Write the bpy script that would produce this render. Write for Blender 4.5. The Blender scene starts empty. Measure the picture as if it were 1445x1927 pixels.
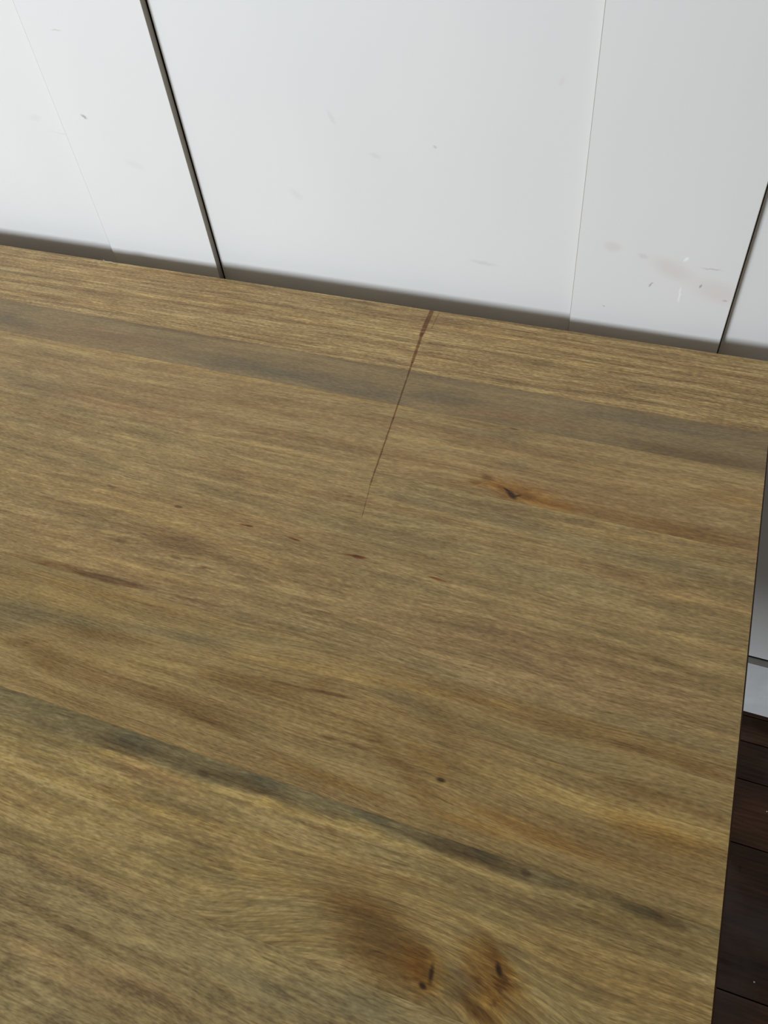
import bpy, bmesh, math, random
from mathutils import Vector, Matrix

random.seed(7)
scene = bpy.context.scene
COL = scene.collection

# ------------------------------------------------------------------ camera
cam_data = bpy.data.cameras.new('camera')
cam_data.sensor_fit = 'HORIZONTAL'
cam_data.sensor_width = 36.0
cam_data.lens = 37.69
cam_data.clip_start = 0.02
cam = bpy.data.objects.new('camera', cam_data)
COL.objects.link(cam)
rot = Matrix(((0.93645, -0.214084, 0.277902), (0.339716, 0.751002, -0.566205), (-0.087489, 0.624631, 0.776004)))
cam.matrix_world = Matrix.Translation((-0.10672, -0.66311, 0.53356)) @ rot.to_4x4()
scene.camera = cam

# ------------------------------------------------------------------ light
scene.view_settings.view_transform = 'Standard'
scene.view_settings.look = 'None'
scene.view_settings.gamma = 1.0
scene.view_settings.use_curve_mapping = False
scene.view_settings.exposure = -0.17

world = bpy.data.worlds.new('room_ambience')
scene.world = world
world.use_nodes = True
wt = world.node_tree
bg = wt.nodes['Background']
# the room round about: brighter up towards the window side, dark to the right and below
tc = wt.nodes.new('ShaderNodeTexCoord')
dp = wt.nodes.new('ShaderNodeVectorMath'); dp.operation = 'DOT_PRODUCT'
wt.links.new(tc.outputs['Generated'], dp.inputs[0])
dp.inputs[1].default_value = Vector((-0.62, -0.30, 0.72)).normalized()
mr = wt.nodes.new('ShaderNodeMapRange'); mr.interpolation_type = 'SMOOTHSTEP'
wt.links.new(dp.outputs['Value'], mr.inputs['Value'])
mr.inputs['From Min'].default_value = -0.35; mr.inputs['From Max'].default_value = 0.95
mr.inputs['To Min'].default_value = 0.02; mr.inputs['To Max'].default_value = 0.40
wt.links.new(mr.outputs['Result'], bg.inputs['Strength'])
bg.inputs['Color'].default_value = (1.0, 0.945, 0.86, 1)

def area_light(name, loc, target, sx, sy, power, color, spread=180):
    ld = bpy.data.lights.new(name, 'AREA')
    ld.shape = 'RECTANGLE'
    ld.size, ld.size_y = sx, sy
    ld.energy = power
    ld.color = color
    ld.spread = math.radians(spread)
    o = bpy.data.objects.new(name, ld)
    COL.objects.link(o)
    o.location = loc
    o.rotation_euler = (Vector(target) - Vector(loc)).to_track_quat('-Z', 'Y').to_euler()
    return o

# daylight from a window behind the photographer's left shoulder
area_light('window_daylight', (-1.68, -2.42, 0.73), (-0.60, 0.0, 0.20), 0.95, 0.55, 18.4, (0.88, 0.94, 1.0), 90)

# marks in the timber: x1, y1, x2, y2, half width, softness, ragged, tint, strength, strip (metres on the table top)
FEATURES = [
(-0.7503,-0.0068,-0.5852,-0.0049,0.0025,0.0040,1,'brown',0.60,0),
(-0.5852,-0.0049,-0.0084,-0.0013,0.0012,0.0025,1,'brown',0.45,0),
(-0.4453,-0.0084,-0.4076,-0.0091,0.0070,0.0080,1,'grey',0.40,0),
(-0.2431,-0.0141,-0.1682,-0.0128,0.0050,0.0070,1,'brown',0.35,0),
(-0.8694,-0.0589,-0.6508,-0.0505,0.0015,0.0030,1,'light',0.50,0),
(-0.8521,-0.0818,-0.5533,-0.0804,0.0015,0.0030,1,'light',0.50,0),
(-0.6017,-0.0391,-0.3341,-0.0493,0.0030,0.0050,1,'light',0.40,0),
(-0.4788,-0.0485,-0.3355,-0.0625,0.0020,0.0030,1,'light',0.50,0),
(-0.3235,-0.0467,-0.0728,-0.0484,0.0050,0.0060,1,'light',0.30,0),
(-0.3394,-0.1008,-0.1139,-0.0958,0.0025,0.0040,1,'brown',0.35,0),
(-0.8416,-0.1255,-0.7692,-0.1326,0.0080,0.0160,1,'grey',0.75,1),
(-0.7152,-0.0955,-0.4822,-0.0963,0.0050,0.0080,1,'dark',0.40,1),
(-0.4591,-0.0932,-0.3394,-0.1008,0.0030,0.0050,1,'brown',0.30,1),
(-0.5580,-0.1325,-0.4423,-0.1311,0.0090,0.0100,1,'grey',0.75,1),
(-0.4653,-0.1328,-0.3275,-0.1354,0.0100,0.0100,1,'grey',0.80,1),
(-0.5600,-0.1048,-0.4546,-0.1032,0.0030,0.0050,1,'light',0.50,1),
(-0.7349,-0.1195,-0.5901,-0.1212,0.0060,0.0100,1,'pink',0.60,1),
(-0.3343,-0.0995,-0.2653,-0.0939,0.0030,0.0050,1,'grey',0.50,1),
(-0.3244,-0.1285,-0.2563,-0.1259,0.0070,0.0090,1,'grey',0.70,1),
(-0.2612,-0.1083,-0.1600,-0.1080,0.0040,0.0060,1,'light',0.25,1),
(-0.2726,-0.1413,-0.1658,-0.1274,0.0050,0.0080,1,'pink',0.50,1),
(-0.1593,-0.1114,-0.0122,-0.1100,0.0060,0.0090,1,'grey',0.70,1),
(-0.1159,-0.1414,-0.0015,-0.1393,0.0080,0.0090,1,'dark',0.50,1),
(-0.3609,-0.1341,-0.3258,-0.1403,0.0030,0.0060,1,'grey',0.60,1),
(-0.7944,-0.1577,-0.6167,-0.1541,0.0030,0.0050,1,'light',0.30,2),
(-0.7571,-0.2069,-0.6365,-0.2255,0.0100,0.0140,1,'grey',0.40,2),
(-0.6871,-0.2185,-0.5336,-0.2215,0.0070,0.0100,1,'pink',0.60,2),
(-0.6418,-0.2556,-0.6349,-0.2583,0.0012,0.0015,0,'dark',0.90,2),
(-0.6219,-0.2571,-0.6075,-0.2525,0.0009,0.0010,0,'dark',0.90,2),
(-0.6362,-0.2564,-0.6223,-0.2565,0.0010,0.0015,0,'light',0.70,2),
(-0.6288,-0.2468,-0.4675,-0.2473,0.0025,0.0040,1,'brown',0.40,2),
(-0.5351,-0.2294,-0.3120,-0.2381,0.0060,0.0080,1,'light',0.45,2),
(-0.5709,-0.2501,-0.3912,-0.2469,0.0025,0.0050,1,'brown',0.35,2),
(-0.2665,-0.1613,-0.1927,-0.1588,0.0040,0.0070,1,'grey',0.60,2),
(-0.2197,-0.1488,-0.2130,-0.1498,0.0010,0.0010,0,'dark',0.80,2),
(-0.1238,-0.1756,-0.1108,-0.1777,0.0016,0.0018,0,'dark',0.60,2),
(-0.3203,-0.1864,-0.1647,-0.1779,0.0020,0.0040,1,'light',0.40,2),
(-0.2184,-0.1913,-0.1891,-0.1943,0.0040,0.0070,1,'grey',0.55,2),
(-0.3278,-0.2227,-0.2660,-0.2123,0.0040,0.0060,1,'light',0.30,2),
(-0.3114,-0.2115,-0.2479,-0.2234,0.0050,0.0100,1,'pink',0.35,2),
(-0.1553,-0.1785,-0.0036,-0.1703,0.0040,0.0060,1,'light',0.30,2),
(-0.0569,-0.1824,0.0010,-0.1779,0.0060,0.0060,1,'brown',0.50,2),
(-0.0276,-0.1801,-0.0048,-0.1825,0.0030,0.0030,1,'light',0.70,2),
(-0.1534,-0.2306,0.0003,-0.2258,0.0070,0.0080,1,'brown',0.45,2),
(-0.4426,-0.2658,-0.4379,-0.2665,0.0012,0.0012,0,'dark',0.90,2),
(-0.4610,-0.2545,-0.4586,-0.2559,0.0008,0.0008,0,'dark',0.80,2),
(-0.5344,-0.2513,-0.3157,-0.2551,0.0015,0.0030,1,'brown',0.35,2),
(-0.2568,-0.2259,-0.2373,-0.2268,0.0030,0.0040,1,'brown',0.60,2),
(-0.2302,-0.2185,-0.1540,-0.2278,0.0100,0.0130,1,'orange',0.90,2),
(-0.2390,-0.2210,-0.2022,-0.2170,0.0030,0.0040,1,'brown',0.70,2),
(-0.2373,-0.2205,-0.2266,-0.2226,0.0020,0.0020,1,'brown',0.70,2),
(-0.2331,-0.2281,-0.2094,-0.2252,0.0025,0.0025,1,'grey',0.50,2),
(-0.2327,-0.2261,-0.2230,-0.2184,0.0010,0.0012,0,'light',0.90,2),
(-0.2224,-0.2207,-0.2121,-0.2241,0.0012,0.0015,0,'light',0.80,2),
(-0.2260,-0.2129,-0.2211,-0.2134,0.0030,0.0040,0,'dark',0.80,2),
(-0.2191,-0.2154,-0.2029,-0.2234,0.0020,0.0030,0,'orange',0.80,2),
(-0.2049,-0.2246,-0.1866,-0.2237,0.0070,0.0070,1,'brown',0.95,2),
(-0.2070,-0.2202,-0.2016,-0.2230,0.0008,0.0010,0,'black',0.90,2),
(-0.2019,-0.2237,-0.1955,-0.2287,0.0022,0.0026,0,'black',0.95,2),
(-0.1960,-0.2270,-0.1911,-0.2244,0.0009,0.0012,0,'black',0.80,2),
(-0.1814,-0.2265,-0.1365,-0.2269,0.0040,0.0080,1,'orange',0.60,2),
(-0.1877,-0.2191,-0.1792,-0.2259,0.0030,0.0040,1,'brown',0.60,2),
(-0.3157,-0.2551,-0.2393,-0.2520,0.0050,0.0080,1,'grey',0.45,3),
(-0.3068,-0.2791,-0.2320,-0.2765,0.0030,0.0060,1,'grey',0.30,3),
(-0.2868,-0.2532,-0.1222,-0.2560,0.0060,0.0100,1,'grey',0.45,3),
(-0.1761,-0.2488,0.0018,-0.2465,0.0050,0.0080,1,'light',0.30,3),
(-0.1465,-0.2631,-0.0087,-0.2599,0.0070,0.0100,1,'grey',0.35,3),
(-0.2064,-0.3026,-0.0830,-0.2922,0.0060,0.0100,1,'grey',0.40,3),
(-0.5545,-0.3143,-0.5439,-0.3146,0.0008,0.0010,0,'dark',0.90,3),
(-0.4791,-0.3183,-0.4730,-0.3184,0.0013,0.0008,0,'dark',0.95,3),
(-0.4592,-0.3050,-0.4476,-0.3068,0.0012,0.0012,0,'dark',0.40,3),
(-0.4141,-0.3207,-0.4020,-0.3202,0.0009,0.0007,0,'rust',1.00,3),
(-0.4066,-0.3203,-0.4016,-0.3201,0.0011,0.0007,0,'dark',0.70,3),
(-0.3669,-0.3219,-0.3568,-0.3225,0.0009,0.0007,0,'rust',1.00,3),
(-0.3607,-0.3225,-0.3563,-0.3223,0.0010,0.0007,0,'rust',0.60,3),
(-0.3152,-0.3246,-0.2977,-0.3234,0.0009,0.0008,0,'rust',1.00,3),
(-0.3068,-0.3244,-0.2967,-0.3237,0.0015,0.0011,0,'rust',0.90,3),
(-0.2409,-0.3263,-0.2256,-0.3270,0.0010,0.0008,0,'rust',0.85,3),
(-0.6514,-0.3461,-0.5203,-0.3506,0.0040,0.0070,1,'dark',0.40,3),
(-0.5203,-0.3506,-0.4110,-0.3572,0.0060,0.0080,1,'dark',0.50,3),
(-0.4110,-0.3572,-0.2764,-0.3604,0.0060,0.0090,1,'dark',0.35,3),
(-0.6642,-0.3292,-0.4692,-0.3359,0.0030,0.0050,1,'light',0.50,3),
(-0.4692,-0.3359,-0.3652,-0.3494,0.0030,0.0050,1,'light',0.40,3),
(-0.5209,-0.3671,-0.4987,-0.3661,0.0016,0.0018,0,'dark',0.70,3),
(-0.4577,-0.3675,-0.4432,-0.3684,0.0014,0.0016,1,'dark',0.70,3),
(-0.4267,-0.3714,-0.4150,-0.3707,0.0016,0.0020,1,'dark',0.80,3),
(-0.3950,-0.3709,-0.3622,-0.3714,0.0014,0.0020,1,'dark',0.70,3),
(-0.3437,-0.3754,-0.2970,-0.3768,0.0020,0.0030,1,'dark',0.50,3),
(-0.3294,-0.3866,-0.2713,-0.3741,0.0016,0.0030,1,'dark',0.50,3),
(-0.2140,-0.3365,-0.1449,-0.3454,0.0030,0.0050,1,'dark',0.30,3),
(-0.1524,-0.3477,-0.0013,-0.3507,0.0040,0.0060,1,'dark',0.30,3),
(-0.6350,-0.3677,-0.4939,-0.3758,0.0060,0.0080,1,'pink',0.35,3),
(-0.5511,-0.4041,-0.3477,-0.4073,0.0100,0.0120,1,'pink',0.35,3),
(-0.2697,-0.3785,-0.0164,-0.3763,0.0220,0.0250,1,'pink',0.35,3),
(-0.6119,-0.4133,-0.5550,-0.4064,0.0060,0.0040,1,'brown',0.80,3),
(-0.5603,-0.4068,-0.5176,-0.4056,0.0050,0.0030,1,'brown',0.75,3),
(-0.5281,-0.4059,-0.4540,-0.4031,0.0030,0.0020,1,'dark',0.85,3),
(-0.4540,-0.4031,-0.3880,-0.4018,0.0015,0.0020,1,'dark',0.55,3),
(-0.3876,-0.4027,-0.2509,-0.4026,0.0008,0.0015,1,'brown',0.60,3),
(-0.5953,-0.4200,-0.3824,-0.4128,0.0050,0.0060,1,'orange',0.30,4),
(-0.5830,-0.4362,-0.4667,-0.4282,0.0100,0.0120,1,'light',0.40,4),
(-0.5718,-0.4652,-0.5384,-0.4525,0.0140,0.0140,1,'grey',0.70,4),
(-0.5384,-0.4525,-0.4713,-0.4450,0.0050,0.0080,1,'grey',0.50,4),
(-0.5488,-0.4813,-0.5212,-0.4764,0.0030,0.0040,1,'dark',0.60,4),
(-0.5179,-0.4592,-0.4088,-0.4432,0.0040,0.0060,1,'brown',0.70,4),
(-0.4123,-0.4370,-0.3685,-0.4308,0.0040,0.0060,1,'grey',0.50,4),
(-0.4727,-0.4429,-0.3615,-0.4263,0.0030,0.0060,1,'grey',0.55,4),
(-0.5203,-0.4776,-0.4870,-0.4891,0.0080,0.0120,1,'brown',0.50,4),
(-0.5243,-0.4862,-0.4312,-0.4856,0.0090,0.0120,1,'brown',0.35,4),
(-0.4786,-0.4721,-0.3866,-0.4578,0.0090,0.0120,1,'light',0.35,4),
(-0.4312,-0.4856,-0.3258,-0.4894,0.0060,0.0080,1,'brown',0.60,4),
(-0.3833,-0.4884,-0.3069,-0.4937,0.0020,0.0030,1,'dark',0.60,4),
(-0.4681,-0.4879,-0.4272,-0.4844,0.0040,0.0050,1,'pink',0.70,4),
(-0.3777,-0.4573,-0.3008,-0.4514,0.0060,0.0070,1,'brown',0.70,4),
(-0.3017,-0.4494,-0.2748,-0.4320,0.0040,0.0060,1,'brown',0.50,4),
(-0.3285,-0.4479,-0.2946,-0.4459,0.0008,0.0014,1,'dark',0.70,4),
(-0.2956,-0.4457,-0.2601,-0.4429,0.0013,0.0015,0,'dark',0.95,4),
(-0.2740,-0.4765,-0.2574,-0.4753,0.0010,0.0014,0,'dark',0.80,4),
(-0.2574,-0.4753,-0.2323,-0.4753,0.0010,0.0014,0,'dark',0.80,4),
(-0.3613,-0.4358,-0.1515,-0.4150,0.0030,0.0040,1,'light',0.70,4),
(-0.2448,-0.4227,-0.1330,-0.4133,0.0020,0.0040,1,'brown',0.50,4),
(-0.3965,-0.4222,-0.2569,-0.4128,0.0040,0.0060,1,'grey',0.30,4),
(-0.3132,-0.4619,-0.2141,-0.4638,0.0100,0.0140,1,'light',0.30,4),
(-0.2465,-0.4620,-0.2046,-0.4804,0.0060,0.0070,1,'brown',0.60,4),
(-0.2080,-0.4816,-0.1756,-0.5008,0.0080,0.0090,1,'brown',0.65,4),
(-0.2508,-0.4290,-0.1826,-0.4415,0.0050,0.0060,1,'grey',0.45,4),
(-0.2003,-0.4347,-0.1705,-0.4694,0.0090,0.0100,1,'brown',0.35,4),
(-0.2106,-0.4627,-0.1752,-0.4785,0.0060,0.0080,1,'orange',0.50,4),
(-0.1847,-0.4801,-0.1799,-0.4800,0.0012,0.0014,0,'black',0.85,4),
(-0.1760,-0.4634,-0.1031,-0.4660,0.0070,0.0060,1,'light',0.60,4),
(-0.1031,-0.4660,0.0014,-0.4611,0.0090,0.0070,1,'light',0.65,4),
(-0.1675,-0.4408,-0.0673,-0.4358,0.0060,0.0090,1,'grey',0.35,4),
(-0.0807,-0.4189,-0.0458,-0.4193,0.0020,0.0025,1,'dark',0.60,4),
(-0.0458,-0.4193,0.0029,-0.4222,0.0030,0.0030,1,'brown',0.75,4),
(-0.0863,-0.4457,0.0004,-0.4496,0.0040,0.0040,1,'brown',0.60,4),
(-0.1754,-0.4898,-0.0665,-0.4988,0.0040,0.0060,1,'orange',0.70,4),
(-0.1866,-0.5008,-0.1156,-0.5019,0.0030,0.0040,1,'orange',0.70,4),
(-0.0717,-0.4700,-0.0099,-0.4732,0.0080,0.0080,1,'orange',0.60,4),
(-0.1364,-0.4878,-0.0018,-0.4929,0.0100,0.0100,1,'brown',0.40,4),
(-0.3035,-0.5007,-0.1999,-0.5052,0.0030,0.0040,1,'orange',0.60,4),
(-0.1657,-0.4195,-0.0094,-0.4132,0.0080,0.0100,1,'orange',0.30,4),
(-0.1276,-0.4516,-0.0246,-0.4544,0.0020,0.0030,1,'dark',0.30,4),
(-0.4869,-0.5068,-0.3969,-0.5079,0.0009,0.0012,1,'dark',0.80,5),
(-0.3969,-0.5079,-0.2606,-0.5064,0.0010,0.0015,1,'dark',0.60,5),
(-0.2606,-0.5064,-0.0820,-0.5066,0.0008,0.0014,1,'dark',0.55,5),
(-0.5352,-0.5257,-0.4005,-0.5205,0.0150,0.0040,1,'grey',1.00,5),
(-0.4005,-0.5205,-0.2963,-0.5161,0.0140,0.0040,1,'grey',1.00,5),
(-0.2963,-0.5161,-0.2187,-0.5150,0.0120,0.0040,1,'grey',1.00,5),
(-0.2187,-0.5150,-0.1466,-0.5146,0.0110,0.0040,1,'grey',0.95,5),
(-0.1466,-0.5146,-0.0927,-0.5148,0.0100,0.0050,1,'grey',0.80,5),
(-0.0960,-0.5146,0.0030,-0.5120,0.0090,0.0060,1,'grey',0.50,5),
(-0.4399,-0.5302,-0.3633,-0.5241,0.0040,0.0040,1,'dark',0.60,5),
(-0.3415,-0.5250,-0.2770,-0.5231,0.0040,0.0040,1,'dark',0.50,5),
(-0.1803,-0.5200,-0.1181,-0.5194,0.0060,0.0050,1,'dark',0.65,5),
(-0.1165,-0.5189,-0.0539,-0.5168,0.0050,0.0070,1,'dark',0.35,5),
(-0.4204,-0.5141,-0.4170,-0.5143,0.0020,0.0020,0,'dark',0.70,5),
(-0.2970,-0.5050,-0.2925,-0.5051,0.0020,0.0022,0,'black',0.70,5),
(-0.3429,-0.5262,-0.3361,-0.5271,0.0020,0.0025,0,'dark',0.60,5),
(-0.2465,-0.5064,-0.2381,-0.5081,0.0025,0.0026,1,'black',0.70,5),
(-0.2632,-0.5095,-0.2441,-0.5086,0.0020,0.0025,1,'dark',0.60,5),
(-0.1648,-0.5124,-0.1592,-0.5123,0.0020,0.0022,1,'black',0.60,5),
(-0.1192,-0.5081,-0.0975,-0.5076,0.0016,0.0020,1,'dark',0.60,5),
(-0.0824,-0.5090,-0.0781,-0.5098,0.0025,0.0025,0,'black',0.55,5),
(-0.0544,-0.5176,-0.0382,-0.5183,0.0040,0.0040,1,'black',0.50,5),
(-0.0382,-0.5183,-0.0230,-0.5185,0.0040,0.0040,1,'dark',0.70,5),
(-0.1165,-0.5189,-0.1137,-0.5196,0.0020,0.0020,0,'black',0.50,5),
(-0.0712,-0.5085,0.0022,-0.5038,0.0030,0.0050,1,'light',0.40,5),
(-0.5064,-0.5372,-0.4137,-0.5355,0.0025,0.0025,1,'light',0.80,5),
(-0.4143,-0.5345,-0.2885,-0.5325,0.0025,0.0030,1,'light',0.75,5),
(-0.2893,-0.5309,-0.2151,-0.5246,0.0040,0.0040,1,'light',0.60,5),
(-0.4950,-0.5521,-0.3845,-0.5468,0.0020,0.0030,1,'light',0.55,5),
(-0.4861,-0.5638,-0.3554,-0.5602,0.0030,0.0040,1,'light',0.60,5),
(-0.3554,-0.5602,-0.2276,-0.5496,0.0040,0.0050,1,'light',0.50,5),
(-0.4751,-0.5784,-0.3063,-0.5760,0.0030,0.0050,1,'light',0.35,5),
(-0.4074,-0.5383,-0.3344,-0.5382,0.0050,0.0070,1,'pink',0.70,5),
(-0.2375,-0.5249,-0.1091,-0.5293,0.0030,0.0050,1,'light',0.40,5),
(-0.3011,-0.5708,-0.2471,-0.5728,0.0060,0.0070,1,'light',0.45,5),
(-0.3329,-0.5780,-0.2268,-0.5692,0.0030,0.0050,1,'brown',0.35,5),
(-0.2549,-0.5553,-0.1388,-0.5425,0.0020,0.0030,1,'brown',0.40,5),
(-0.2038,-0.5549,-0.1023,-0.5576,0.0030,0.0040,1,'light',0.45,5),
(-0.0926,-0.5300,0.0013,-0.5248,0.0040,0.0070,1,'brown',0.35,5),
(-0.1036,-0.5521,-0.0040,-0.5572,0.0140,0.0160,1,'orange',0.25,5),
(-0.2151,-0.5717,-0.1604,-0.5909,0.0180,0.0180,1,'brown',0.70,5),
(-0.1964,-0.5840,-0.1629,-0.5932,0.0140,0.0160,1,'brown',0.60,5),
(-0.1954,-0.5775,-0.1802,-0.5815,0.0070,0.0120,1,'dark',0.25,5),
(-0.2257,-0.5721,-0.1913,-0.5699,0.0070,0.0080,1,'brown',0.60,5),
(-0.1685,-0.5864,-0.1518,-0.5922,0.0090,0.0100,1,'orange',0.95,5),
(-0.1598,-0.5878,-0.1558,-0.5950,0.0060,0.0070,1,'brown',0.60,5),
(-0.1542,-0.5858,-0.1527,-0.5954,0.0012,0.0020,0,'black',0.85,5),
(-0.1574,-0.5979,-0.1553,-0.5985,0.0014,0.0016,0,'black',0.90,5),
(-0.1545,-0.5786,-0.1483,-0.5881,0.0030,0.0040,1,'light',0.40,5),
(-0.1476,-0.5922,-0.1445,-0.5981,0.0025,0.0025,1,'light',0.60,5),
(-0.1427,-0.5905,-0.1343,-0.5918,0.0080,0.0050,1,'grey',0.85,5),
(-0.1373,-0.5945,-0.1285,-0.6009,0.0060,0.0080,1,'brown',0.60,5),
(-0.1509,-0.5714,-0.1374,-0.5815,0.0080,0.0120,1,'light',0.35,5),
(-0.1380,-0.5729,-0.1308,-0.5821,0.0040,0.0050,1,'brown',0.45,5),
(-0.1318,-0.5853,-0.1306,-0.5961,0.0030,0.0040,1,'pink',0.60,5),
(-0.1287,-0.5726,-0.1129,-0.5843,0.0110,0.0090,1,'orange',0.95,5),
(-0.1228,-0.5706,-0.1135,-0.5817,0.0060,0.0060,1,'brown',0.85,5),
(-0.1185,-0.5735,-0.1157,-0.5782,0.0015,0.0020,0,'black',0.95,5),
(-0.1151,-0.5794,-0.1125,-0.5856,0.0025,0.0030,1,'dark',0.90,5),
(-0.1294,-0.5816,-0.1207,-0.5898,0.0016,0.0025,1,'dark',0.70,5),
(-0.1271,-0.5632,-0.1214,-0.5701,0.0030,0.0040,1,'brown',0.60,5),
(-0.1389,-0.5762,-0.1362,-0.5896,0.0020,0.0030,1,'pink',0.70,5),
(-0.1243,-0.5883,-0.1195,-0.5977,0.0015,0.0020,1,'light',0.50,5),
(-0.1179,-0.5889,-0.1127,-0.5967,0.0012,0.0020,1,'dark',0.60,5),
(-0.1007,-0.5773,-0.0908,-0.5930,0.0030,0.0050,1,'brown',0.40,5),
(-0.1448,-0.5826,-0.1393,-0.5963,0.0015,0.0020,1,'light',0.40,5),
(-0.1126,-0.5671,-0.0948,-0.5890,0.0060,0.0100,1,'light',0.30,5),
(-0.1243,-0.5939,-0.1134,-0.5996,0.0090,0.0080,1,'orange',0.90,5),
(-0.1293,-0.5984,-0.1159,-0.6018,0.0030,0.0040,1,'dark',0.70,5),
(-0.1100,-0.5833,-0.1021,-0.5778,0.0020,0.0030,1,'dark',0.50,5),
(-0.1059,-0.5874,-0.0964,-0.5950,0.0040,0.0050,1,'brown',0.60,5),
(-0.1169,-0.5627,-0.1061,-0.5677,0.0050,0.0080,1,'grey',0.60,5),
(-0.1332,-0.5623,-0.1133,-0.5644,0.0040,0.0070,1,'brown',0.40,5),
(-0.2205,-0.6014,-0.1090,-0.6048,0.0040,0.0030,1,'light',0.45,6),
(-0.2116,-0.5892,-0.1569,-0.5917,0.0030,0.0040,1,'brown',0.40,5),
(-0.4512,-0.6157,-0.4374,-0.6165,0.0070,0.0080,1,'black',0.40,5),
(-0.4449,-0.6295,-0.4203,-0.6281,0.0080,0.0080,1,'dark',0.45,5),
(-0.4174,-0.6203,-0.3725,-0.6253,0.0090,0.0100,1,'grey',0.70,5),
(-0.4319,-0.6182,-0.3889,-0.6192,0.0060,0.0080,1,'dark',0.45,5),
(-0.3879,-0.6205,-0.3446,-0.6190,0.0050,0.0070,1,'dark',0.40,5),
(-0.4298,-0.6381,-0.3461,-0.6416,0.0020,0.0030,1,'dark',0.35,6),
(-0.3869,-0.6399,-0.3072,-0.6433,0.0030,0.0040,1,'dark',0.30,6),
(-0.2792,-0.6276,-0.2205,-0.6331,0.0050,0.0070,1,'grey',0.50,6),
(-0.2270,-0.6184,-0.1610,-0.6177,0.0060,0.0070,1,'grey',0.60,6),
(-0.1864,-0.6014,-0.1222,-0.6014,0.0030,0.0040,1,'grey',0.50,6),
(-0.3382,-0.6540,-0.2587,-0.6534,0.0050,0.0070,1,'pink',0.40,6),
(-0.4141,-0.6588,-0.3125,-0.6653,0.0080,0.0100,1,'pink',0.40,6),
(-0.2572,-0.6140,-0.2012,-0.6151,0.0040,0.0050,1,'light',0.45,6),
(-0.2211,-0.6001,-0.1093,-0.6035,0.0012,0.0015,1,'light',0.50,6),
(-0.4691,-0.5862,-0.2227,-0.5961,0.0025,0.0040,1,'light',0.30,5),
(-0.8011,-0.1489,-0.5424,-0.1499,0.0015,0.0030,1,'light',0.60,2),
(-0.5361,-0.1499,-0.3176,-0.1487,0.0020,0.0030,1,'light',0.80,2),
(-0.7855,-0.1694,-0.5258,-0.1807,0.0015,0.0030,1,'light',0.40,2),
(-0.1800,-0.2322,0.0008,-0.2321,0.0010,0.0020,1,'light',0.80,3),
(-0.1817,-0.2254,-0.0017,-0.2242,0.0060,0.0050,1,'brown',0.45,2),
(-0.4500,-0.0276,-0.3367,-0.0413,0.0020,0.0040,1,'light',0.40,0),
(-0.2967,-0.0227,-0.1230,-0.0380,0.0015,0.0030,1,'light',0.50,0),
(-0.2187,-0.0702,-0.0240,-0.0722,0.0015,0.0030,1,'light',0.40,0),
(-0.2759,-0.0562,-0.0715,-0.0592,0.0012,0.0025,1,'brown',0.50,0),
(-0.8121,-0.0295,-0.5192,-0.0441,0.0010,0.0020,1,'brown',0.50,0),
(-0.0091,-0.5420,-0.0027,-0.5423,0.0030,0.0030,1,'white',0.35,5),
(-0.7573,0.0017,-0.7454,-0.0002,0.0012,0.0012,0,'white',0.30,0),
]
MARKS = [
(-0.7416,0.1581,-0.7372,0.1556,0.0012,0.0012,'dark',0.60,1),
(-0.8207,0.1449,-0.8112,0.1463,0.0030,0.0040,'dark',0.07,0),
(-0.7025,0.1099,-0.6847,0.1056,0.0030,0.0040,'dark',0.06,1),
(-0.2039,0.2609,-0.2032,0.2586,0.0008,0.0008,'dark',0.60,1),
(-0.2326,0.2217,-0.2303,0.2261,0.0020,0.0030,'pink',0.40,0),
(-0.3468,0.1575,-0.3448,0.1567,0.0010,0.0010,'dark',0.30,0),
(-0.4517,0.1803,-0.4464,0.1706,0.0020,0.0030,'dark',0.10,0),
(-0.1726,0.0813,-0.1656,0.0806,0.0040,0.0050,'pink',0.60,1),
(-0.1028,0.0763,-0.1005,0.0789,0.0012,0.0014,'white',0.90,1),
(-0.1006,0.0474,-0.0996,0.0292,0.0009,0.0012,'white',0.70,1),
(-0.0841,0.0496,-0.0828,0.0528,0.0008,0.0009,'dark',0.70,1),
(-0.1292,0.0438,-0.1272,0.0472,0.0009,0.0009,'dark',0.55,1),
(-0.0875,0.0707,-0.0678,0.0704,0.0005,0.0007,'dark',0.35,1),
(-0.1247,0.0701,-0.0986,0.0596,0.0060,0.0120,'pink',0.70,1),
(-0.0823,0.0505,-0.0522,0.0437,0.0080,0.0140,'pink',0.60,1),
(-0.3115,0.0391,-0.2830,0.0371,0.0015,0.0025,'dark',0.15,0),
(-0.0607,0.0392,-0.0567,0.0387,0.0006,0.0008,'dark',0.40,1),
(-0.5070,0.0935,-0.4988,0.0872,0.0030,0.0050,'dark',0.08,0),
(-0.1697,0.0134,-0.1686,0.0129,0.0008,0.0008,'dark',0.40,1),
(-0.1428,0.0760,-0.1377,0.0750,0.0020,0.0030,'dark',0.15,1),
(-0.7403,0.2429,-0.7278,0.2420,0.0005,0.0008,'dark',0.30,1),
(-0.8051,0.1325,-0.7640,0.1272,0.0005,0.0010,'dark',0.12,0),
(-0.4108,0.1435,-0.4043,0.1409,0.0020,0.0030,'dark',0.10,0),
]

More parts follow.
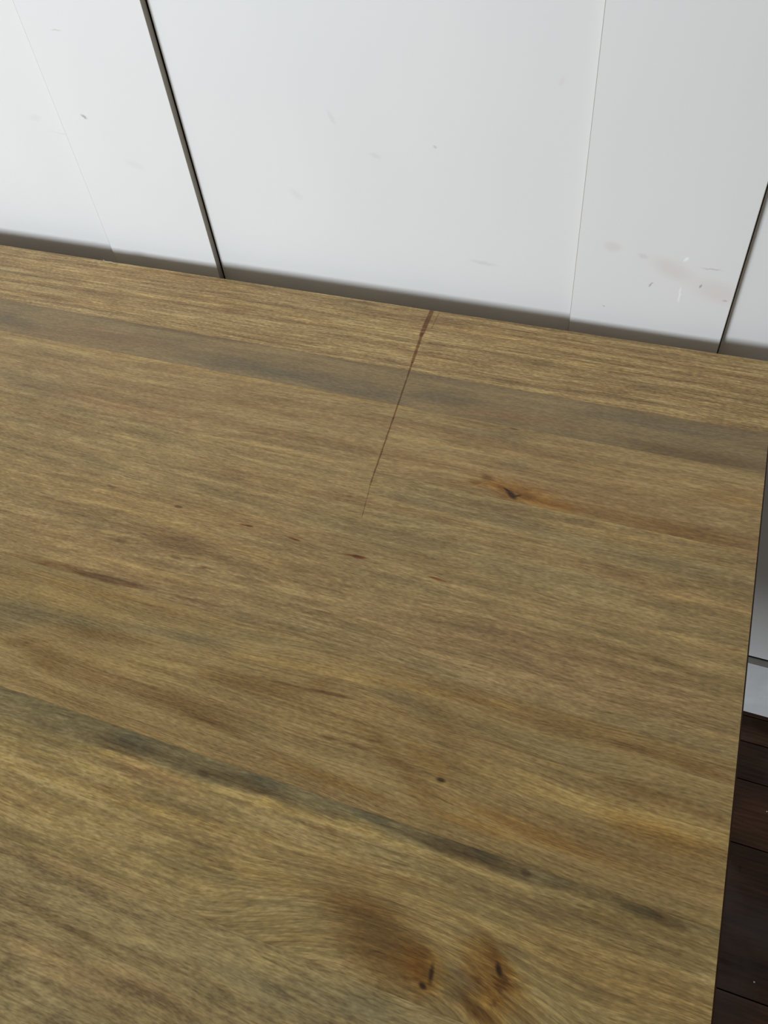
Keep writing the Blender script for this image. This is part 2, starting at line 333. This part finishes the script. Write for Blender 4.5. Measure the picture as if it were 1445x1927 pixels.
# ------------------------------------------------------------------ node helpers
class Graph:
    """Small helper that chains shader nodes."""
    def __init__(self, name, roughness=0.5, specular=0.5):
        self.mat = bpy.data.materials.new(name)
        self.mat.use_nodes = True
        self.t = self.mat.node_tree
        self.bsdf = self.t.nodes['Principled BSDF']
        self.bsdf.inputs['Roughness'].default_value = roughness
        self.bsdf.inputs['Specular IOR Level'].default_value = specular
    def put(self, sock, v):
        if isinstance(v, bpy.types.NodeSocket):
            self.t.links.new(v, sock)
        elif v is not None:
            if hasattr(sock.default_value, '__len__') and not hasattr(v, '__len__'):
                v = [v] * len(sock.default_value)
            sock.default_value = v
    def coord(self):
        return self.t.nodes.new('ShaderNodeTexCoord').outputs['Object']
    def math(self, op, a, b=None, c=None, clamp=False):
        n = self.t.nodes.new('ShaderNodeMath'); n.operation = op; n.use_clamp = clamp
        self.put(n.inputs[0], a)
        if b is not None: self.put(n.inputs[1], b)
        if c is not None: self.put(n.inputs[2], c)
        return n.outputs[0]
    def vmath(self, op, a, b=None, c=None):
        n = self.t.nodes.new('ShaderNodeVectorMath'); n.operation = op
        self.put(n.inputs[0], a)
        if b is not None: self.put(n.inputs[1], b)
        if c is not None: self.put(n.inputs[2], c)
        return n.outputs['Value'] if op in ('LENGTH', 'DOT_PRODUCT') else n.outputs['Vector']
    def split(self, v):
        n = self.t.nodes.new('ShaderNodeSeparateXYZ'); self.put(n.inputs[0], v)
        return n.outputs
    def join(self, x, y, z=0.0):
        n = self.t.nodes.new('ShaderNodeCombineXYZ')
        self.put(n.inputs[0], x); self.put(n.inputs[1], y); self.put(n.inputs[2], z)
        return n.outputs[0]
    def noise(self, vec, scale=(1, 1, 1), w=(0, 0, 0), detail=2.0, rough=0.5, color=False, distortion=0.0):
        m = self.vmath('MULTIPLY_ADD', vec, scale, w)
        n = self.t.nodes.new('ShaderNodeTexNoise')
        n.noise_dimensions = '3D'
        self.put(n.inputs['Vector'], m)
        n.inputs['Scale'].default_value = 1.0
        n.inputs['Detail'].default_value = detail
        n.inputs['Roughness'].default_value = rough
        n.inputs['Distortion'].default_value = distortion
        return n.outputs['Color'] if color else n.outputs[0]
    def ramp(self, fac, stops, interp='LINEAR'):
        n = self.t.nodes.new('ShaderNodeValToRGB')
        cr = n.color_ramp; cr.interpolation = interp
        while len(cr.elements) < len(stops): cr.elements.new(0.5)
        for e, (p, c) in zip(cr.elements, stops):
            e.position = p; e.color = (*c, 1)
        self.put(n.inputs[0], fac)
        return n.outputs[0]
    def remap(self, v, a, b, c=0.0, d=1.0, kind='LINEAR'):
        n = self.t.nodes.new('ShaderNodeMapRange'); n.interpolation_type = kind
        self.put(n.inputs['Value'], v)
        n.inputs['From Min'].default_value = a; n.inputs['From Max'].default_value = b
        n.inputs['To Min'].default_value = c; n.inputs['To Max'].default_value = d
        return n.outputs['Result']
    def mix(self, fac, a, b, blend='MIX'):
        n = self.t.nodes.new('ShaderNodeMix'); n.data_type = 'RGBA'; n.blend_type = blend
        self.put(n.inputs[0], fac)
        self.put(n.inputs[6], a if isinstance(a, bpy.types.NodeSocket) else (*a, 1))
        self.put(n.inputs[7], b if isinstance(b, bpy.types.NodeSocket) else (*b, 1))
        return n.outputs[2]
    def ellipse(self, p, x1, y1, x2, y2, half, soft, strength):
        """soft-edged mark stretched from one point to the other"""
        n = self.t.nodes.new('ShaderNodeMapping'); n.vector_type = 'TEXTURE'
        self.put(n.inputs['Vector'], p)
        dx, dy = x2 - x1, y2 - y1
        n.inputs['Location'].default_value = ((x1 + x2) / 2, (y1 + y2) / 2, 0)
        n.inputs['Rotation'].default_value = (0, 0, math.atan2(dy, dx))
        n.inputs['Scale'].default_value = (math.hypot(dx, dy) * 0.56 + half + soft * 0.5, half + soft * 0.5, 1)
        d = self.vmath('LENGTH', n.outputs[0])
        inner = max(0.05, (half - soft * 0.4) / (half + soft * 0.5))
        return self.remap(d, 1.12, inner * 0.9, 0.0, strength, 'SMOOTHSTEP')
    def capsule(self, p, x1, y1, x2, y2, half, soft, strength):
        bx, by = x2 - x1, y2 - y1
        pa = self.vmath('SUBTRACT', p, (x1, y1, 0))
        dot = self.vmath('DOT_PRODUCT', pa, (bx, by, 0))
        h = self.math('MULTIPLY', dot, 1.0 / (bx * bx + by * by), clamp=True)
        q = self.vmath('MULTIPLY_ADD', h, (-bx, -by, 0), pa)
        d = self.vmath('LENGTH', q)
        return self.remap(d, half + soft, max(0.0, half - soft * 0.3), 0.0, strength, 'SMOOTHSTEP')
    def bump(self, h, strength, dist):
        n = self.t.nodes.new('ShaderNodeBump')
        n.inputs['Strength'].default_value = strength; n.inputs['Distance'].default_value = dist
        self.put(n.inputs['Height'], h)
        self.t.links.new(n.outputs[0], self.bsdf.inputs['Normal'])
    def finish(self, col):
        self.put(self.bsdf.inputs['Base Color'], col)
        return self.mat

TINT = {'grey': (0.69, 0.745, 0.85), 'dark': (0.50, 0.42, 0.36), 'light': (1.34, 1.31, 1.16), 'orange': (0.98, 0.81, 0.55),
        'pink': (1.03, 0.91, 0.93), 'brown': (0.73, 0.63, 0.50), 'black': (0.16, 0.12, 0.10), 'rust': (0.66, 0.38, 0.24), 'white': (1.8, 1.9, 2.2)}

def lin(r, g, b):
    f = lambda c: c / 255 / 12.92 if c <= 10 else ((c / 255 + 0.055) / 1.055) ** 2.4
    return (f(r), f(g), f(b))

# one strip of timber per entry: near edge and far edge of the strip, three tones, grain character
#   bx, bv  band frequency along and across the grain;  ab band contrast;  fx, fv, af the same for fine streaks
STRIPS = [
    dict(y0=0.000,  y1=-0.098, tone=((122, 95, 60), (168, 140, 91), (212, 186, 128)), warp=0.006, bx=5, bv=150, ab=1.3, fx=28, fv=620, af=1.1, pore=0.65, hue=0.5, vein=1.0, lx=9, lv=260),
    dict(y0=-0.098, y1=-0.147, tone=((124, 104, 73), (146, 124, 87), (170, 147, 103)), warp=0.012, bx=4, bv=85, ab=0.85, fx=26, fv=520, af=0.5, pore=0.3, hue=0.6, vein=0.22, lx=5),
    dict(y0=-0.147, y1=-0.233, tone=((134, 108, 70), (164, 137, 90), (194, 167, 113)), warp=0.010, bx=5, bv=110, ab=1.1, fx=34, fv=560, af=0.8, pore=0.4, hue=0.6),
    dict(y0=-0.233, y1=-0.408, tone=((132, 107, 70), (163, 138, 90), (196, 169, 114)), warp=0.012, bx=6, bv=95, ab=1.15, fx=52, fv=420, af=1.0, pore=0.5, hue=0.65, blot=0.6, vein=0.8, lx=10),
    dict(y0=-0.408, y1=-0.515, tone=((126, 103, 62), (158, 133, 84), (186, 160, 105)), warp=0.022, bx=4, bv=70, ab=1.0, fx=14, fv=800, af=1.15, pore=0.5, hue=0.5, vein=0.8, lx=5, lv=330),
    dict(y0=-0.515, y1=-0.608, tone=((128, 106, 68), (158, 135, 85), (194, 168, 112)), warp=0.012, bx=7, bv=100, ab=1.1, fx=34, fv=420, af=1.1, pore=0.5, hue=0.6, blot=0.5, vein=0.85, lx=10),
    dict(y0=-0.608, y1=-0.900, tone=((122, 103, 68), (158, 137, 91), (188, 165, 112)), warp=0.014, bx=10, bv=75, ab=1.2, fx=45, fv=330, af=1.1, pore=0.5, hue=0.7, blot=0.85, vein=0.85, lx=10, lv=150),
]
# dark filled joint that runs across the far strips
JOINT = [(-0.3423, -0.001, -0.3405, -0.042, 0.0021, 0.0010, .95), (-0.3405, -0.04, -0.336, -0.085, 0.0012, 0.0008, .95),
         (-0.336, -0.085, -0.328, -0.165, 0.0006, 0.0005, .95), (-0.328, -0.165, -0.3205, -0.245, 0.00055, 0.0005, .9), (-0.3205, -0.245, -0.314, -0.285, 0.0003, 0.0004, .7)]

CUTS = [-1.80, -0.40, -0.20, 0.0]      # each strip's marks are looked up in three lengths; the grain itself runs straight through

def touches(ft, xa, xb):
    x1, y1, x2, y2, half, soft = ft[:6]
    r = math.hypot(x2 - x1, y2 - y1) * 0.63 + (half + soft) * 1.2
    c = abs(x2 - x1) / max(1e-6, math.hypot(x2 - x1, y2 - y1))
    e = r * c + (half + soft) * 1.2 + 0.018
    m = (x1 + x2) / 2
    return m + e > xa and m - e < xb

def timber(i, s, xa, xb):
    g = Graph('oiled_timber', 0.42, 0.35)
    off = (3.7 * i + 1.3, 9.1 * i + 0.7, 2.3 * i)
    p = g.coord()
    # slow wander of the growth rings
    low = g.noise(p, (2.6, 11.0, 1), off, 2.0, 0.5)
    lowc = g.math('SUBTRACT', low, 0.5)
    xyz = g.split(p)
    v = g.math('MULTIPLY_ADD', lowc, s['warp'] * 2.4, xyz[1])
    if i == 2:    # rings bend round the knot
        e = g.ellipse(p, -0.275, -0.229, -0.20, -0.234, 0.012, 0.03, 1.0)
        v = g.math('MULTIPLY_ADD', e, -0.012, v)
    if i == 5:
        e = g.ellipse(p, -0.24, -0.60, -0.12, -0.60, 0.03, 0.05, 1.0)
        v = g.math('MULTIPLY_ADD', e, -0.03, v)
    q = g.join(xyz[0], v, xyz[2])
    band = g.noise(q, (s['bx'], s['bv'], 1), off, 5.0, 0.66)
    fine = g.noise(q, (s['fx'], s['fv'], 1), off, 2.0, 0.6)
    t = g.math('MULTIPLY_ADD', g.math('SUBTRACT', band, 0.5), s['ab'] * 1.15, 0.5)
    t = g.math('MULTIPLY_ADD', g.math('SUBTRACT', fine, 0.5), s['af'] * 0.75, t)
    blot = g.noise(q, (22, 75, 1), off, 4.0, 0.62)
    t = g.math('MULTIPLY_ADD', g.math('SUBTRACT', blot, 0.5), s.get('blot', 0.5), t)
    grit = g.noise(q, (210, 900, 1), off, 1.0, 0.5)
    t = g.math('MULTIPLY_ADD', g.math('SUBTRACT', grit, 0.5), 0.85, t)
    d, m, l = [lin(*c) for c in s['tone']]
    col = g.ramp(t, [(0.12, d), (0.5, m), (0.88, l)])
    hue = g.noise(q, (3.0, 34, 1), (off[1], off[0], 5), 2.0, 0.5)
    col = g.mix(g.remap(hue, 0.52, 0.72, 0, s['hue']), col, (0.88, 0.91, 0.97), 'MULTIPLY')
    col = g.mix(g.remap(hue, 0.48, 0.28, 0, s['hue']), col, (1.04, 0.93, 0.86), 'MULTIPLY')
    # short dark pores
    pore = g.noise(q, (75, 1500, 1), off, 1.0, 0.5)
    col = g.mix(g.remap(pore, 0.60, 0.74, 0, s['pore']), col, (0.56, 0.47, 0.38), 'MULTIPLY')
    # thin dark and pale grain lines
    vein = g.noise(q, (s.get('lx', 7), s.get('lv', 210), 1), (off[2], off[0], 8), 2.0, 0.55)
    k1 = g.remap(g.math('ABSOLUTE', g.math('SUBTRACT', vein, 0.46)), 0.0, 0.030, s.get('vein', 0.4), 0)
    k2 = g.remap(g.math('ABSOLUTE', g.math('SUBTRACT', vein, 0.60)), 0.0, 0.035, s.get('vein', 0.4), 0)
    fade = g.remap(blot, 0.38, 0.62, 0.15, 1.0)
    col = g.mix(g.math('MULTIPLY', k1, fade), col, (0.66, 0.57, 0.47), 'MULTIPLY')
    col = g.mix(g.math('MULTIPLY', k2, fade), col, (1.28, 1.24, 1.12), 'MULTIPLY')
    # single marks: streaks, stains, knots
    rag = g.noise(q, (30, 170, 1), (1, 2, 3), 3.0, 0.7, color=True)
    pr = g.vmath('MULTIPLY_ADD', g.vmath('SUBTRACT', rag, (0.5, 0.5, 0.5)), (0.030, 0.0042, 0), p)
    for ft in FEATURES:
        (x1, y1, x2, y2, half, soft, ragged, tint, k, b) = ft
        if b != i or not touches(ft, xa, xb): continue
        long_thin = math.hypot(x2 - x1, y2 - y1) > 0.03 and half <= 0.0041 and tint == 'light'
        mark = g.capsule if long_thin else g.ellipse
        f = mark(pr if ragged else p, x1, y1, x2, y2, half * (0.8 if long_thin else 1), soft * (0.8 if long_thin else 1), min(1.0, k * (0.85 if long_thin else 1.1)))
        col = g.mix(f, col, TINT[tint], 'MULTIPLY')
    if i <= 3 and xa < -0.3:
        streak = g.noise(p, (900, 25, 1), (0, 0, 0), 2.0, 0.6, color=True)
        pj = g.vmath('MULTIPLY_ADD', g.vmath('SUBTRACT', streak, (0.5, 0.5, 0.5)), (0.0016, 0, 0), p)
        for k, c in enumerate(JOINT):
            if min(c[1], c[3]) > s['y0'] + 0.003 or max(c[1], c[3]) < s['y1'] - 0.003: continue
            col = g.mix(g.capsule(pj, *c), col, (0.44, 0.29, 0.15), 'MULTIPLY')
        if i == 0:
            col = g.mix(g.capsule(pj, -0.3335, -0.004, -0.3335, -0.03, 0.0002, 0.0009, .6), col, (0.5, 0.32, 0.18), 'MULTIPLY')
    # glue line against the neighbouring strips
    e0 = g.remap(g.math('ABSOLUTE', g.math('SUBTRACT', xyz[1], s['y1'])), 0.0002, 0.0011, 0.35, 0)
    col = g.mix(e0, col, (0.55, 0.42, 0.30), 'MULTIPLY')
    g.bump(g.math('MULTIPLY_ADD', pore, -0.6, fine), 0.25, 0.0004)
    return g.finish(col)

# ------------------------------------------------------------------ mesh helpers
def box(bm, x0, x1, y0, y1, z0, z1, bevel=0.0, mat=0):
    vs = [bm.verts.new((x, y, z)) for x in (x0, x1) for y in (y0, y1) for z in (z0, z1)]
    idx = [(0, 1, 3, 2), (4, 6, 7, 5), (0, 4, 5, 1), (2, 3, 7, 6), (0, 2, 6, 4), (1, 5, 7, 3)]
    fs = [bm.faces.new([vs[k] for k in f]) for f in idx]
    for f in fs: f.material_index = mat
    if bevel:
        es = list({e for f in fs for e in f.edges})
        bmesh.ops.bevel(bm, geom=es, offset=bevel, segments=2, affect='EDGES', profile=0.5)
    return fs

def link(name, bm, mats, parent=None, smooth=False):
    bmesh.ops.recalc_face_normals(bm, faces=bm.faces)
    me = bpy.data.meshes.new(name)
    bm.to_mesh(me); bm.free()
    for m in (mats if isinstance(mats, (list, tuple)) else [mats]): me.materials.append(m)
    if smooth:
        for p in me.polygons: p.use_smooth = True
    o = bpy.data.objects.new(name, me)
    COL.objects.link(o)
    if parent: o.parent = parent
    return o

def structure(o, label):
    o['kind'] = 'structure'; o['label'] = label
    return o

FLOOR = -0.75
WALL_Y, WALL_ROT = 0.036, -0.010     # the wall stands a few centimetres behind the table, very slightly askew

# ------------------------------------------------------------------ wall
def paint(name, front):
    g = Graph(name, 0.5, 0.3)
    p = g.coord()
    xyz = g.split(p)
    q = g.join(xyz[0], xyz[2], 0)
    roll = g.noise(q, (60, 260, 1), (0, 0, 0), 3.0, 0.6)
    slow = g.noise(q, (5, 3, 1), (4, 4, 4), 2.0, 0.5)
    col = g.ramp(slow, [(0.3, (0.76, 0.765, 0.765)), (0.7, (0.80, 0.80, 0.795))])
    rag = g.noise(q, (250, 250, 1), (1, 2, 3), 2.0, 0.6, color=True)
    pr = g.vmath('MULTIPLY_ADD', g.vmath('SUBTRACT', rag, (0.5, 0.5, 0.5)), (0.003, 0.003, 0), q)
    for (x1, y1, x2, y2, half, soft, tint, k, fr) in MARKS:
        if fr != front: continue
        f = g.ellipse(pr, x1, y1, x2, y2, half, soft, k)
        if tint == 'white': col = g.mix(f, col, (0.95, 0.95, 0.95))
        elif tint == 'pink': col = g.mix(f, col, (0.93, 0.86, 0.83), 'MULTIPLY')
        else: col = g.mix(f, col, (0.35, 0.33, 0.31), 'MULTIPLY')
    g.bump(roll, 0.12, 0.0006)
    return g.finish(col)
PANEL_PAINT = paint('white_panel_paint', 0)
BATTEN_PAINT = paint('white_batten_paint', 1)
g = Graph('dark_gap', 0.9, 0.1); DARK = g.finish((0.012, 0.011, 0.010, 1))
def plain(name, col, rough, spec=0.4):
    g = Graph(name, rough, spec)
    p = g.coord()
    n = g.noise(p, (30, 30, 30), (0, 0, 0), 3.0, 0.6)
    return g.finish(g.ramp(n, [(0.3, tuple(c * 0.93 for c in col)), (0.7, tuple(min(1, c * 1.05) for c in col))]))
SKIRT = plain('white_skirting_paint', (0.76, 0.78, 0.80), 0.45)
LEDGE_SHADE = plain('shaded_ledge', (0.26, 0.25, 0.23), 0.8, 0.2)  # grey colour paints in the shade on the skirting's top ledge
EDGE = plain('batten_edge_shade', (0.36, 0.33, 0.28), 0.7)  # grey-brown paints in shade on the batten sides and dulls their bounce glow

PITCH, BATTEN = 0.572, 0.150
PROUD = 0.008
batten_x = [(-0.774 + PITCH * k, -0.774 + PITCH * k + BATTEN) for k in range(-2, 4)]
bm = bmesh.new()
ztop = 1.75
x = -2.4
for (a, b) in batten_x + [(2.2, 2.2)]:
    box(bm, x, a + 0.004, 0.0, 0.012, FLOOR + 0.05, ztop)       # a sheet of panelling, its edge tucked behind the batten
    x = b + 0.0014                                        # open joint beside the batten
box(bm, -2.4, 2.2, 0.016, 0.10, FLOOR, ztop, mat=1)
w = link('wall_back', bm, [PANEL_PAINT, DARK])
w.location = (0, WALL_Y, 0); w.rotation_euler = (0, 0, WALL_ROT)
structure(w, 'white painted panelled wall behind the table')
n = 0
for (a, b) in batten_x:
    n += 1
    bm = bmesh.new()
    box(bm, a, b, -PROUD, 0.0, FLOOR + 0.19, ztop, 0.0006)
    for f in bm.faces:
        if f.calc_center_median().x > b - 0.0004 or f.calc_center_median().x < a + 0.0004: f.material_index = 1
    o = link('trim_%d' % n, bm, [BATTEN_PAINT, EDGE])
    o.location = (0, WALL_Y, 0); o.rotation_euler = (0, 0, WALL_ROT)
    structure(o, 'wide flat white batten on the wall')
bm = bmesh.new()
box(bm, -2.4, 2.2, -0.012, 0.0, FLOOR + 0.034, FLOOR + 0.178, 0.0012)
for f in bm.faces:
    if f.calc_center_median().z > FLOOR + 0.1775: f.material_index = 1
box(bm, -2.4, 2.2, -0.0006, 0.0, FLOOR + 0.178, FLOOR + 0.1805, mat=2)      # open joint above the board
o = link('baseboard_back', bm, [SKIRT, LEDGE_SHADE, DARK])
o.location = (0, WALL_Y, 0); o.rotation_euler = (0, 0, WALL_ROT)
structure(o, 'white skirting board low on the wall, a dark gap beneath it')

# ------------------------------------------------------------------ floor
g = Graph('dark_stained_floorboards', 0.42, 0.25)
p = g.coord()
geo = g.t.nodes.new('ShaderNodeNewGeometry')
rnd = geo.outputs['Random Per Island']
big = g.noise(p, (5, 22, 1), (0, 0, 0), 3.0, 0.6)
fine = g.noise(p, (14, 260, 1), (0, 0, 0), 3.0, 0.6)
t = g.math('MULTIPLY_ADD', big, 0.6, g.math('MULTIPLY', fine, 0.4))
t = g.math('MULTIPLY_ADD', g.math('SUBTRACT', rnd, 0.5), 0.25, t)
col = g.ramp(t, [(0.3, (0.016, 0.008, 0.005)), (0.5, (0.050, 0.023, 0.012)), (0.72, (0.11, 0.052, 0.026))])
dust = g.noise(p, (9, 9, 1), (3, 3, 3), 3.0, 0.6)
col = g.mix(g.remap(dust, 0.5, 0.7, 0, 0.5), col, (0.075, 0.06, 0.052))
col = g.mix(g.ellipse(p, 0.1655, -0.205, 0.1665, -0.218, 0.0025, 0.002, 0.8), col, (0.2, 0.15, 0.12), 'MULTIPLY')
col = g.mix(g.capsule(p, 0.1725, -0.335, 1.2, -0.335, 0.0009, 0.0004, 1.0), col, (0.12, 0.10, 0.10), 'MULTIPLY')
g.bump(fine, 0.3, 0.0008)
FLOORMAT = g.finish(col)
seams = [0.16, 0.085, 0.035, -0.011, -0.0755, -0.1765, -0.378]
while seams[-1] > -3.2: seams.append(seams[-1] - random.choice((0.065, 0.085, 0.1)))
bm = bmesh.new()
for k in range(len(seams) - 1):
    xs = [-2.6] + sorted(random.uniform(-2.0, 0.0) for _ in range(2)) + [2.4]
    for j in range(len(xs) - 1):
        box(bm, xs[j] + 0.0006, xs[j + 1] - 0.0006, seams[k + 1] + 0.0009, seams[k] - 0.0009, FLOOR - 0.02, FLOOR, 0.0007)
box(bm, -2.6, 2.4, -3.2, 0.16, FLOOR - 0.04, FLOOR - 0.021, mat=1)
structure(link('floor', bm, [FLOORMAT, DARK]), 'dark brown floorboards')

# ------------------------------------------------------------------ table
LENGTH, DEPTH, THICK = 1.80, 0.90, 0.030
table = bpy.data.objects.new('wooden_table', None)
COL.objects.link(table)
table.location = (-LENGTH / 2, -DEPTH / 2, FLOOR)
table['label'] = 'light brown wooden table with a knotty planked top, close to the white wall'
table['category'] = 'table'
NX = len(CUTS) - 1
mats = [timber(i, s, CUTS[j], CUTS[j + 1]) for i, s in enumerate(STRIPS) for j in range(NX)] + [plain('shaded_end_grain', lin(74, 50, 28), 0.7, 0.2)]  # last one: arris and end faces browned to paint in the edge shadow
END = len(STRIPS) * NX
bm = bmesh.new()
c = 0.0012
# cross-section of the top with a softened arris, one row of faces per timber strip
xs = [-LENGTH + c] + CUTS[1:-1] + [-c]
xo = [-LENGTH] + CUTS[1:-1] + [0.0]
ys = [s['y0'] for s in STRIPS] + [-DEPTH]
ys[0] = -c; ys[-1] = -DEPTH + c
for k in range(len(STRIPS)):
    for j in range(NX):
        f = bm.faces.new([bm.verts.new(v) for v in ((xs[j], ys[k + 1], 0), (xs[j + 1], ys[k + 1], 0), (xs[j + 1], ys[k], 0), (xs[j], ys[k], 0))])
        f.material_index = k * NX + j
    for xa, xb in ((-c, 0.0), (-LENGTH + c, -LENGTH)):      # arris and end grain of each strip
        y0 = ys[k] if k else 0.0
        y1 = ys[k + 1] if k < len(STRIPS) - 1 else -DEPTH
        f = bm.faces.new([bm.verts.new(v) for v in ((xa, ys[k + 1], 0), (xa, ys[k], 0), (xb, y0, -c), (xb, y1, -c))]); f.material_index = END
        f = bm.faces.new([bm.verts.new(v) for v in ((xb, y0, -c), (xb, y1, -c), (xb, y1, -THICK), (xb, y0, -THICK))]); f.material_index = END
for yy, y2, k in ((-c, 0.0, 0), (-DEPTH + c, -DEPTH, len(STRIPS) - 1)):
    for j in range(NX):
        f = bm.faces.new([bm.verts.new(v) for v in ((xs[j], yy, 0), (xs[j + 1], yy, 0), (xo[j + 1], y2, -c), (xo[j], y2, -c))]); f.material_index = k * NX + j
        f = bm.faces.new([bm.verts.new(v) for v in ((xo[j], y2, -c), (xo[j + 1], y2, -c), (xo[j + 1], y2, -THICK), (xo[j], y2, -THICK))]); f.material_index = k * NX + j
f = bm.faces.new([bm.verts.new(v) for v in ((-LENGTH, 0, -THICK), (0, 0, -THICK), (0, -DEPTH, -THICK), (-LENGTH, -DEPTH, -THICK))]); f.material_index = END - 1
bmesh.ops.remove_doubles(bm, verts=bm.verts, dist=1e-5)
top = link('tabletop', bm, mats, table)
top.location = -Vector(table.location)
WOOD = plain('table_underframe_wood', lin(120, 96, 60), 0.5)
for sx in (-1, 1):
    for sy in (-1, 1):
        bm = bmesh.new()
        cx, cy = sx * (LENGTH / 2 - 0.14), sy * (DEPTH / 2 - 0.12)
        box(bm, cx - 0.035, cx + 0.035, cy - 0.035, cy + 0.035, 0.0, -FLOOR - THICK, 0.003)
        for v_ in bm.verts:                                 # taper towards the foot
            s_ = 0.7 + 0.3 * min(1, v_.co.z / 0.6)
            v_.co.x = cx + (v_.co.x - cx) * s_; v_.co.y = cy + (v_.co.y - cy) * s_
        link('leg', bm, WOOD, table)
for sy in (-1, 1):
    bm = bmesh.new(); yy = sy * (DEPTH / 2 - 0.12)
    box(bm, -LENGTH / 2 + 0.175, LENGTH / 2 - 0.175, yy - 0.011, yy + 0.011, -FLOOR - THICK - 0.08, -FLOOR - THICK, 0.002)
    link('apron', bm, WOOD, table)
for sx in (-1, 1):
    bm = bmesh.new(); xx = sx * (LENGTH / 2 - 0.14)
    box(bm, xx - 0.011, xx + 0.011, -DEPTH / 2 + 0.155, DEPTH / 2 - 0.155, -FLOOR - THICK - 0.08, -FLOOR - THICK, 0.002)
    link('apron', bm, WOOD, table)

# ------------------------------------------------------------------ crumbs
FLAKE = plain('pale_flake', (0.62, 0.58, 0.50), 0.7)
SHAVE = plain('pale_wood_shaving', (0.50, 0.40, 0.24), 0.6)
def flake(name, loc, r, label, cat, seed, group=None):
    rr = random.Random(seed); bm = bmesh.new()
    pts = [(math.cos(a) * r * rr.uniform(.6, 1.1), math.sin(a) * r * rr.uniform(.5, 1.0)) for a in [k * math.pi * 2 / 7 for k in range(7)]]
    lo = [bm.verts.new((x_, y_, 0)) for x_, y_ in pts]
    hi = [bm.verts.new((x_ * .8, y_ * .8, r * rr.uniform(.3, .6))) for x_, y_ in pts]
    bm.faces.new(lo); bm.faces.new(hi)
    for k in range(7): bm.faces.new((lo[k], lo[(k + 1) % 7], hi[(k + 1) % 7], hi[k]))
    o = link(name, bm, FLAKE); o.location = loc
    o['label'] = label; o['category'] = cat
    return o
flake('pale_flake', (0.1957, -0.355, FLOOR), 0.0016, 'tiny pale flake on the dark floorboards, the nearer of the two', 'flake', 3)
flake('pale_flake', (0.1961, -0.1155, FLOOR), 0.0013, 'tiny pale flake on the dark floorboards, the one nearer the skirting board', 'flake', 5)
# curled sliver of wood at the back edge of the table
bm = bmesh.new()
path = [(-0.757, -0.0020, 0.0016), (-0.7545, -0.0032, 0.0004), (-0.750, -0.0036, 0.0006), (-0.745, -0.0038, 0.0014), (-0.741, -0.0042, 0.0008), (-0.737, -0.0046, 0.0003)]
rows = []
for k, (x_, y_, z_) in enumerate(path):
    w_ = 0.0011 * (1 - abs(k - 2) / 5)
    rows.append([bm.verts.new((x_ , y_ - w_, z_)), bm.verts.new((x_, y_ + w_, z_ )), bm.verts.new((x_, y_ + w_, z_ + 0.0004)), bm.verts.new((x_, y_ - w_, z_ + 0.0004))])
for a_, b_ in zip(rows, rows[1:]):
    for k in range(4): bm.faces.new((a_[k], a_[(k + 1) % 4], b_[(k + 1) % 4], b_[k]))
bm.faces.new(rows[0]); bm.faces.new(rows[-1])
o = link('wood_sliver', bm, SHAVE)
o['label'] = 'small pale sliver of wood lying on the far edge of the table'; o['category'] = 'splinter'
